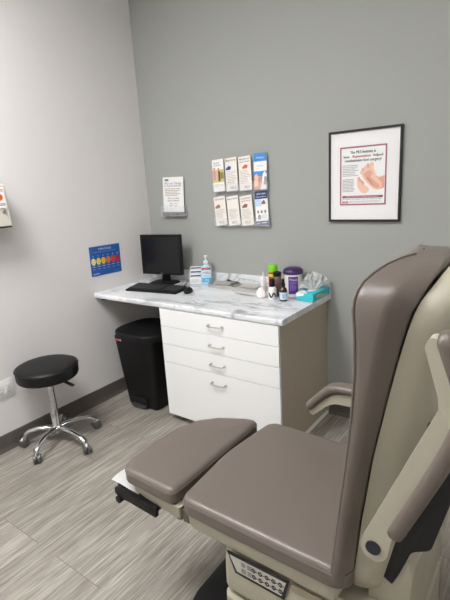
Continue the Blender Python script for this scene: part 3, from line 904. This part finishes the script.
# tissue box
BA = math.radians(88)
bx = (1.538, -.134, .864)
t = thing('tissue_box', 'teal tissue box with white tissue pulled out at counter end', 'tissue box', bx)
TEAL = mat('teal_card', (52, 190, 196), .5)
def tb(): q_ = MB(); q_.xf = Matrix.Translation(bx) @ Matrix.Rotation(BA, 4, 'Z'); return q_
b = tb(); b.box(-.115, .115, -.058, .058, .0008, .050, TEAL, .002, 1); box_ = b.build('carton', t)
b = tb(); s = Sheet((0, -.0582, .025), (1, 0, 0), (0, 0, 1), (0, -1, 0), b)
def wave(k): return [( -.115 + .23 * i / 16, k * (.012 * math.sin(i / 16 * 5.2 + .6))) for i in range(17)]
top_ = [(x, .004 + v) for x, v in wave(1)]; bot_ = [(x, -.016 + v * .9) for x, v in wave(1)]
for i in range(3, 14): s.poly([bot_[i], bot_[i + 1], top_[i + 1], top_[i]], mat('swirl_grey', (190, 186, 178), .6), .0006)
s2 = Sheet((-.1152, 0, .025), (0, -1, 0), (0, 0, 1), (-1, 0, 0), b)
s2.poly([(-.058, .024), (-.058, .0), (-.01, .010), (.0, .024)], WINK, .0006)
s3 = Sheet((0, 0, .0502), (1, 0, 0), (0, 1, 0), (0, 0, 1), b)
s3.poly([(-.114, .057), (-.114, -.02), (-.085, .0), (-.05, .03), (-.03, .057)], WINK, .0006)
s3.poly(ellipse(.0, .0, .065, .026, 24), WINK, .0008)
b.build('carton_print', t)
for q_, (ph, off, hgt, wid) in enumerate([(0.4, -.006, .098, .078), (2.1, .014, .082, .074), (4.0, .0, .070, .060)]):
    b = tb(); rows = []
    for i in range(15):
        v = i / 14; row = []
        for j in range(61):
            u = -1 + 2 * j / 60
            wv = .020 + wid * v ** .75
            lobe = 1 - .30 * u * u + .10 * math.sin(3.1 * u + ph) + .05 * math.sin(8 * u + ph * 2)
            z = .052 + hgt * v * lobe - .075 * v * v * max(0, -u - .35) - .02 * v * v * max(0, u - .5)
            fold = (.017 * math.sin(7.5 * u + ph + 1.2 * v) + .008 * math.sin(15 * u + 2 * ph)) * (.25 + v) + off + .02 * v * v * math.sin(2 * u + ph)
            row.append((.004 + .60 * wv * u + .80 * fold, .004 - .80 * wv * u + .60 * fold, max(z, .052)))
        rows.append(row)
    b.loft(rows, TISSUE, False, False, closed=False)
    bmesh.ops.solidify(b.bm, geom=b.bm.faces[:], thickness=.0006)
    b.build('tissue', t, 180)

# ------------------------------------------------------------------ on the left wall
s = Sheet((.0006, -.508, 1.094), (0, 1, -.02), (0, .02, 1), (1, 0, 0))
w2, h2 = .143, .110
s.slab(-w2, w2, -h2, h2, .002, mat('chart_blue', (36, 92, 168), .35))
s.text('PAIN SCALE', 0, .080, .016, WINK, .0028)
s.lines(-.11, .11, .068, .060, 1, mat('chart_pale', (120, 160, 210), .5), .0028, .5)
for k, c in enumerate([(244, 232, 160), (246, 222, 70), (240, 190, 40), (232, 120, 40), (214, 74, 40), (196, 44, 40)]):
    u = -.115 + k * .046
    m_ = mat('face_%d' % k, c, .5)
    s.poly(ellipse(u, -.002, .020, .026, 20), m_, .0028)
    s.poly(ellipse(u - .006, .005, .002, .004, 8), INK, .0034).poly(ellipse(u + .006, .005, .002, .004, 8), INK, .0034)
    sm = (2.5 - k) / 2.5
    mo_pts = [(u + .009 * (q_ / 4 - 1), -.011 + .005 * sm * ((q_ / 4 - 1) ** 2) - .002 * sm) for q_ in range(9)]
    for a_, b_ in zip(mo_pts[:-1], mo_pts[1:]): s.poly([(a_[0], a_[1]), (b_[0], b_[1]), (b_[0], b_[1] + .0018), (a_[0], a_[1] + .0018)], INK, .0034)
    s.text(str(k * 2), u, .033, .012, WINK, .0028)
    s.lines(u - .014, u + .014, -.038, -.046, 1, WINK, .0028, .35).lines(u - .010, u + .010, -.058, -.064, 1, WINK, .0028, .35)
s.lines(-.13, -.07, -.092, -.102, 1, WINK, .0028, .5).lines(.06, .13, -.094, -.100, 1, mat('chart_pale'), .0028, .5)
mb_ = s.mb; solo(mb_, 'pain_scale_chart', 'blue pain scale chart with a row of yellow to red faces', 'chart', (0, -.508, 1.0))

ol = thing('wall_outlet', 'white quad electrical outlet on the left wall behind the stool', 'outlet', (0, -1.435, .36))
b = MB(); b.prism(roundpoly([(-1.500, .355), (-1.376, .355), (-1.376, .473), (-1.500, .473)], .006), .0005, .006, WPL, 'X', .002); b.build('cover_plate', ol)
for yy in (-1.464, -1.412):
    b = MB(); b.prism(roundpoly([(yy - .017, .380), (yy + .017, .380), (yy + .017, .448), (yy - .017, .448)], .003), .006, .008, WPL, 'X', .0005)
    rc = b.build('receptacle', ol)
    s = Sheet((.0082, yy, .414), (0, 1, 0), (0, 0, 1), (1, 0, 0))
    for dz in (-.018, .018):
        s.rect(-.009, -.0055, dz - .003, dz + .008, INKG).rect(.005, .008, dz - .003, dz + .007, INKG).poly(ellipse(0, dz - .009, .0028, .0028, 10), INK)
    s.rect(-.017, .017, -.0006, .0006, INKG)
    s.mb.build('slots', rc)

sh = thing('sharps_cabinet', 'beige locking sharps container cabinet at left edge of the wall', 'sharps cabinet', (0, -1.40, 1.43))
b = MB(); b.prism([(.0005, 1.432), (.122, 1.432), (.128, 1.436), (.120, 1.668), (.112, 1.676), (.0005, 1.676)], -1.54, -1.262, BEIGEP, 'Y', .004, smooth=False); b.build('body', sh)
s = Sheet((.1265, -1.35, 1.60), (0, 1, 0), (-.035, 0, 1), (1, 0, .035))
s.slab(-.06, .074, -.062, .058, .0008, PAPER)
s.poly(ellipse(.040, 0, .019, .019, 20), mat('hazard_orange', (224, 96, 40), .5), .0014).lines(.030, .068, .045, .030, 2, INKR, .0014, .5).lines(.030, .068, -.035, -.05, 2, INK, .0014, .5)
s.mb.build('hazard_label', sh)
b = MB(); b.lathe((.126, -1.296, 1.520), [(.012, 0), (.012, .006), (.009, .008), (0, .008)], NICKEL, 16, 'X'); b.box(.134, .1345, -1.2975, -1.2945, 1.515, 1.525, INK); b.build('lock', sh)
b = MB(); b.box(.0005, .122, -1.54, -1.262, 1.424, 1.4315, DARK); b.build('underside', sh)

# ------------------------------------------------------------------ on the back wall
# framed poster
pf = thing('picture_frame', 'black framed poster about foot surgery on the back wall', 'framed poster', (1.8085, 0, 1.33))
fx0, fx1, fz0, fz1 = 1.5947, 2.0226, 1.3307, 1.858
b = MB()
for a in ((fx0, fx1, fz1 - .013, fz1), (fx0, fx1, fz0, fz0 + .013), (fx0, fx0 + .011, fz0 + .013, fz1 - .013), (fx1 - .011, fx1, fz0 + .013, fz1 - .013)):
    b.box(a[0], a[1], -.021, -.001, a[2], a[3], BLKM)
b.build('frame', pf)
MB().box(fx0 + .011, fx1 - .011, -.012, -.010, fz0 + .013, fz1 - .013, mat('mat_board', (238, 237, 235), .8)).build('mat_board', pf)
s = Sheet((0, -.0128, 0), (1, 0, 0), (0, 0, 1), (0, -1, 0))
px0, px1, pz0, pz1 = 1.664, 1.941, 1.428, 1.765
s.rect(px0, px1, pz0, pz1, mat('frame_maroon', (150, 58, 84), .6)).rect(px0 + .009, px1 - .009, pz0 + .009, pz1 - .009, PAPER, .0004)
pc = (px0 + px1) / 2
def bold(t, u, v, sz, m_, fit):
    for du in (-.0009, 0, .0009): s.text(t, u + du, v, sz, m_, .001, fit=fit)
bold('The MLS Institute is', pc, pz1 - .040, .0165, INK, .150)
bold('how', px0 + .040, pz1 - .063, .0155, INK, .034); bold('Rejuvenation', pc - .008, pz1 - .063, .0155, INKR, .105); bold('helped', px1 - .050, pz1 - .063, .0155, INK, .054)
bold('revolutionize foot surgery!', pc, pz1 - .086, .0165, INK, .215)
s.lines(px0 + .016, px0 + .115, pz1 - .104, pz1 - .172, 7, INKG, .001, .45, .25, 4)
s.lines(px0 + .016, px0 + .090, pz1 - .184, pz1 - .262, 9, INKG, .001, .5, .12, 5)
s.rect(px0 + .016, px1 - .018, pz0 + .042, pz0 + .056, INKM, .001)
s.lines(px0 + .035, px1 - .035, pz0 + .052, pz0 + .046, 1, mat('pale_pink', (214, 150, 170), .5), .0014, .8, .02, 6)
s.lines(px0 + .016, px1 - .018, pz0 + .037, pz0 + .030, 1, INKG, .001, .5, .1, 7)
s.rect(px0 + .016, px0 + .052, pz0 + .012, pz0 + .024, INKR, .001).text('MLS', px0 + .034, pz0 + .015, .008, WINK, .0014)
s.lines(px0 + .058, px1 - .018, pz0 + .026, pz0 + .013, 3, INKG, .001, .4, .1, 8)
# feet picture
sk = mat('skin_a', (226, 160, 132), .6); sk2 = mat('skin_b', (240, 190, 162), .6); sk3 = mat('skin_c', (206, 128, 102), .6)
fo_ = (px0 + .180, pz1 - .176)
FK = 1.22
def pp(pts): return [(fo_[0] + a * FK, fo_[1] + b_ * FK) for a, b_ in pts]
s.poly(pp([(.018, .012), (.045, -.004), (.071, .004), (.071, -.052), (.05, -.060), (.02, -.03)]), sk, .0010)
s.poly(pp([(-.060, -.010), (-.044, -.006), (-.035, -.026), (-.02, -.040), (-.004, -.050), (-.002, -.066), (-.018, -.078), (-.038, -.072), (-.055, -.050), (-.062, -.028)]), sk2, .0012)
s.poly(pp([(-.034, .036), (-.010, .050), (.012, .046), (.022, .030), (.030, .004), (.058, -.030), (.060, -.050), (.045, -.062), (.022, -.058), (-.006, -.034), (-.026, -.012), (-.040, .014)]), sk2, .0014)
s.poly(pp([(-.020, .024), (.004, .030), (.016, .016), (.004, .0), (.028, -.022), (.050, -.044), (.042, -.056), (.022, -.050), (-.002, -.026), (-.018, -.002), (-.028, .012)]), sk, .0017)
s.poly(pp([(-.018, -.006), (-.002, -.022), (.024, -.050), (.014, -.030), (.002, -.010), (-.008, .0)]), sk3, .0020)
for k, (a, c2, r) in enumerate([(.010, .054, .010), (-.008, .052, .0075), (-.022, .044, .0065), (-.033, .034, .006), (-.041, .022, .0055)]):
    s.poly([(fo_[0] + FK * (a + r * math.cos(t_)), fo_[1] + FK * (c2 + r * 1.3 * math.sin(t_))) for t_ in [2 * PI * j / 14 for j in range(14)]], sk2 if k % 2 == 0 else sk, .0020)
for k, (a, c2) in enumerate([(-.052, -.006), (-.046, -.014), (-.038, -.020), (-.030, -.028)]):
    s.poly([(fo_[0] + FK * (a + .006 * math.cos(t_)), fo_[1] + FK * (c2 + .008 * math.sin(t_))) for t_ in [2 * PI * j / 12 for j in range(12)]], sk, .0020)
s.mb.build('poster', pf)
MB().box(fx0 + .011, fx1 - .011, -.0175, -.0165, fz0 + .013, fz1 - .013, GLASSY).build('glass', pf)

# brochure rack
rk = thing('brochure_rack', 'clear acrylic wall rack with two rows of brochures', 'brochure rack', (.94, 0, 1.30))
b = MB(); b.box(.706, 1.168, -.005, -.001, 1.310, 1.70, ACRYL)
for zb in (1.546, 1.306):
    b.box(.706, 1.172, -.042, -.005, zb - .004, zb, ACRYL)
    b.box(.706, 1.172, -.044, -.042, zb - .004, zb + .055, ACRYL)
    for x in (.706, .820, .935, 1.050, 1.169): b.box(x, x + .003, -.042, -.005, zb, zb + (.055 if x < .71 or x > 1.16 else .012), ACRYL)
b.build('rack_body', rk)
LB = ['brochure with people outdoors on the cover, top left of the wall rack', 'white brochure with small blue picture, second in the top row', 'white brochure with small red foot picture, third in the top row', 'blue and white brochure with photo cover, top right of rack',
      'white brochure with reddish picture, bottom left of the wall rack', 'white brochure with navy heading only, second in the bottom row', 'cream brochure with maroon heading, third in the bottom row', 'white brochure with navy top and bottom bands, bottom right of rack']
TL = ['Flat Feet', 'Bunions', 'Hammertoes', 'Orthotics', 'Gout', 'Neuroma', 'Custom', 'Diabetic']
for k in range(8):
    row, col_ = divmod(k, 4)
    zb = (1.546, 1.306)[row]
    xl = .714 + row * .006 + col_ * .1145 + (0 if col_ < 3 else .003)
    tilt = [-.06, -.065, -.06, -.015, -.115, -.115, -.115, -.065][k]
    Vv = Vector((-0.0 + tilt, .07, 1)).normalized(); Uu = Vector((1, 0, 0)); Nn = Vector((0, -1, .07)).normalized()
    Uu = Vv.cross(Nn).normalized() * -1
    if Uu.x < 0: Uu = -Uu
    org = Vector((xl + .052, -.036, zb + .002))
    s = Sheet(org, Uu, Vv, Nn)
    hh = [.222, .226, .226, .235, .205, .205, .205, .228][k]
    cream_ = mat('cream_paper', (236, 230, 220), .7)
    s.slab(-.050, .050, 0, hh, .004, [PAPER, cream_, cream_, PAPER, cream_, cream_, cream_, PAPER][k], -.004)
    e = .0008
    if k == 0:
        s.text('Flat Feet', -.012, hh - .030, .013, INKN, e, fit=.05).text('and Ankles', -.006, hh - .045, .011, INKN, e, fit=.06)
        s.rect(-.050, .050, .062, .150, mat('grass_yel', (208, 200, 120), .6), e)
        s.rect(-.044, -.020, .080, .150, mat('shirt_pink', (228, 140, 170), .6), e * 2).poly(ellipse(-.032, .158, .010, .012, 12), sk, e * 2)
        s.rect(.000, .018, .070, .140, mat('shirt_navy', (60, 66, 86), .6), e * 2).poly(ellipse(.006, .152, .008, .011, 12), sk3, e * 2)
        s.rect(.020, .048, .085, .130, mat('bush_olive', (150, 130, 60), .6), e * 2)
        s.lines(-.04, .04, .05, .03, 2, INKG, e, .3)
    elif k in (1, 2, 5, 6, 4):
        hc = [0, INK, INK, 0, INKM, INKN, INKM][k]
        s.text(TL[k], 0, hh - .024, .016, hc, e, fit=.082)
        if k in (2, 6): s.text('and Feet', 0, hh - .040, .011, hc, e, fit=.08)
        pcx = {1: (mat('pic_navy', (52, 72, 150), .6), -.022), 2: (mat('pic_red', (214, 108, 82), .6), .002), 5: None, 6: (mat('pic_brown', (150, 100, 84), .6), -.012), 4: (mat('pic_brown2', (170, 110, 96), .6), -.02)}[k]
        if pcx:
            s.poly([(pcx[1] - .022, hh - .082), (pcx[1] + .018, hh - .082), (pcx[1] + .024, hh - .062), (pcx[1] + .004, hh - .054), (pcx[1] - .022, hh - .070)], pcx[0], e)
        s.lines(-.040, .042, hh - .092, .040, 9, INKG, e, .28, .3, k)
        s.text('MLS', .012 if k < 4 else .0, .012, .019, INKM, e)
    elif k == 3:
        s.rect(-.050, .050, hh - .052, hh, INKB, e).text('Orthotics', 0, hh - .034, .012, WINK, e * 2, fit=.06)
        s.text('foot care', 0, hh - .085, .009, INKG, e * 2, fit=.05)
        s.rect(-.050, .050, hh - .150, hh - .115, INKB, e)
        s.rect(-.050, .050, 0, hh - .150, mat('warm_photo', (198, 150, 120), .6), e)
        s.poly([(-.046, .02), (-.02, .02), (-.012, .085), (-.03, .105), (-.044, .09)], sk2, e * 2)
        s.poly([(.0, .0), (.050, .0), (.050, .10), (.034, .118), (.02, .10), (.015, .05)], WINK, e * 2)
        s.poly([(.026, .03), (.05, .03), (.05, .08), (.034, .085)], INKG, e * 3)
    else:
        s.rect(-.050, .050, hh - .050, hh, INKN, e).text('MEDICARE', 0, hh - .022, .012, WINK, e * 2, fit=.075).text('Diabetic Shoes', 0, hh - .040, .010, WINK, e * 2, fit=.08)
        s.rect(-.048, .0, hh - .098, hh - .052, mat('sky_pale', (190, 215, 235), .6), e)
        s.poly([(.0, hh - .086), (.034, hh - .086), (.030, hh - .066), (.018, hh - .058), (.006, hh - .068)], mat('pic_brown'), e * 2)
        for i, u in enumerate((-.028, 0, .028)): s.poly(ellipse(u, .092, .009, .012, 14), INKG, e * 2)
        s.poly(ellipse(-.020, .056, .014, .018, 16), INKG, e * 2).lines(.0, .04, .07, .045, 3, INKG, e, .3)
        s.rect(-.050, .050, 0, .030, INKN, e).text('MLS', -.028, .009, .010, WINK, e * 2).lines(.0, .04, .020, .010, 1, WINK, e * 2, .5)
    base = org + Vector((0, 0, 0))
    solo(s.mb, 'brochure', LB[k], 'brochure', base, 'brochures in the wall rack')

# single sheet holder
sh2 = thing('sheet_holder', 'clear acrylic wall holder for letter paper near the corner', 'sheet holder', (.30, 0, 1.38))
b = MB(); hx0, hx1 = .175, .425
b.box(hx0, hx1, -.005, -.001, 1.375, 1.50, ACRYL); b.box(hx0, hx1, -.042, -.005, 1.375, 1.379, ACRYL)
b.box(hx0, hx1, -.045, -.042, 1.375, 1.455, ACRYL); b.box(hx0, hx0 + .003, -.042, -.005, 1.379, 1.455, ACRYL); b.box(hx1 - .003, hx1, -.042, -.005, 1.379, 1.455, ACRYL)
b.build('holder_body', sh2)
def flyer(org, zz):
    return Sheet(org, (1, 0, -.015), (.015, .06, 1), (0, -1, .06))
s = flyer((.302, -.030, 1.408), 0)
s.slab(-.107, .107, 0, .266, .002, PAPER, -.002)
s.rect(-.085, -.045, .236, .252, mat('logo_grey', (120, 120, 118), .6), .0006)
s.text('MLS Laser Therapy', 0, .212, .016, INKN, .0006, fit=.175).text('for Foot and Ankle Pain', 0, .193, .016, INKN, .0006, fit=.175)
s.lines(-.085, .085, .180, .118, 5, mat('ink_tan', (176, 150, 130), .6), .0006, .4, .25, 3)
s.text('Ask us today', 0, .100, .013, INK, .0006, fit=.12).text('about treatment', 0, .082, .013, INK, .0006, fit=.12)
s.text('Mon   Fri', 0, .060, .010, INK, .0006, fit=.075).text('9am   5pm', 0, .042, .010, INK, .0006, fit=.08)
solo(s.mb, 'flyer', 'white printed letter sheet standing in the single clear wall holder', 'flyer', (.302, -.030, 1.408))
b = MB()
for i, (a, c2) in enumerate(((.185, .265), (.268, .345), (.348, .416))): b.box(a, c2, -.040, -.034, 1.3795, 1.407, mat('card_dark', (92, 86, 88), .5), .001, 1)
solo(b, 'card_row', 'row of dark cards below the white sheet in the wall holder', 'cards', (.30, -.037, 1.3795))
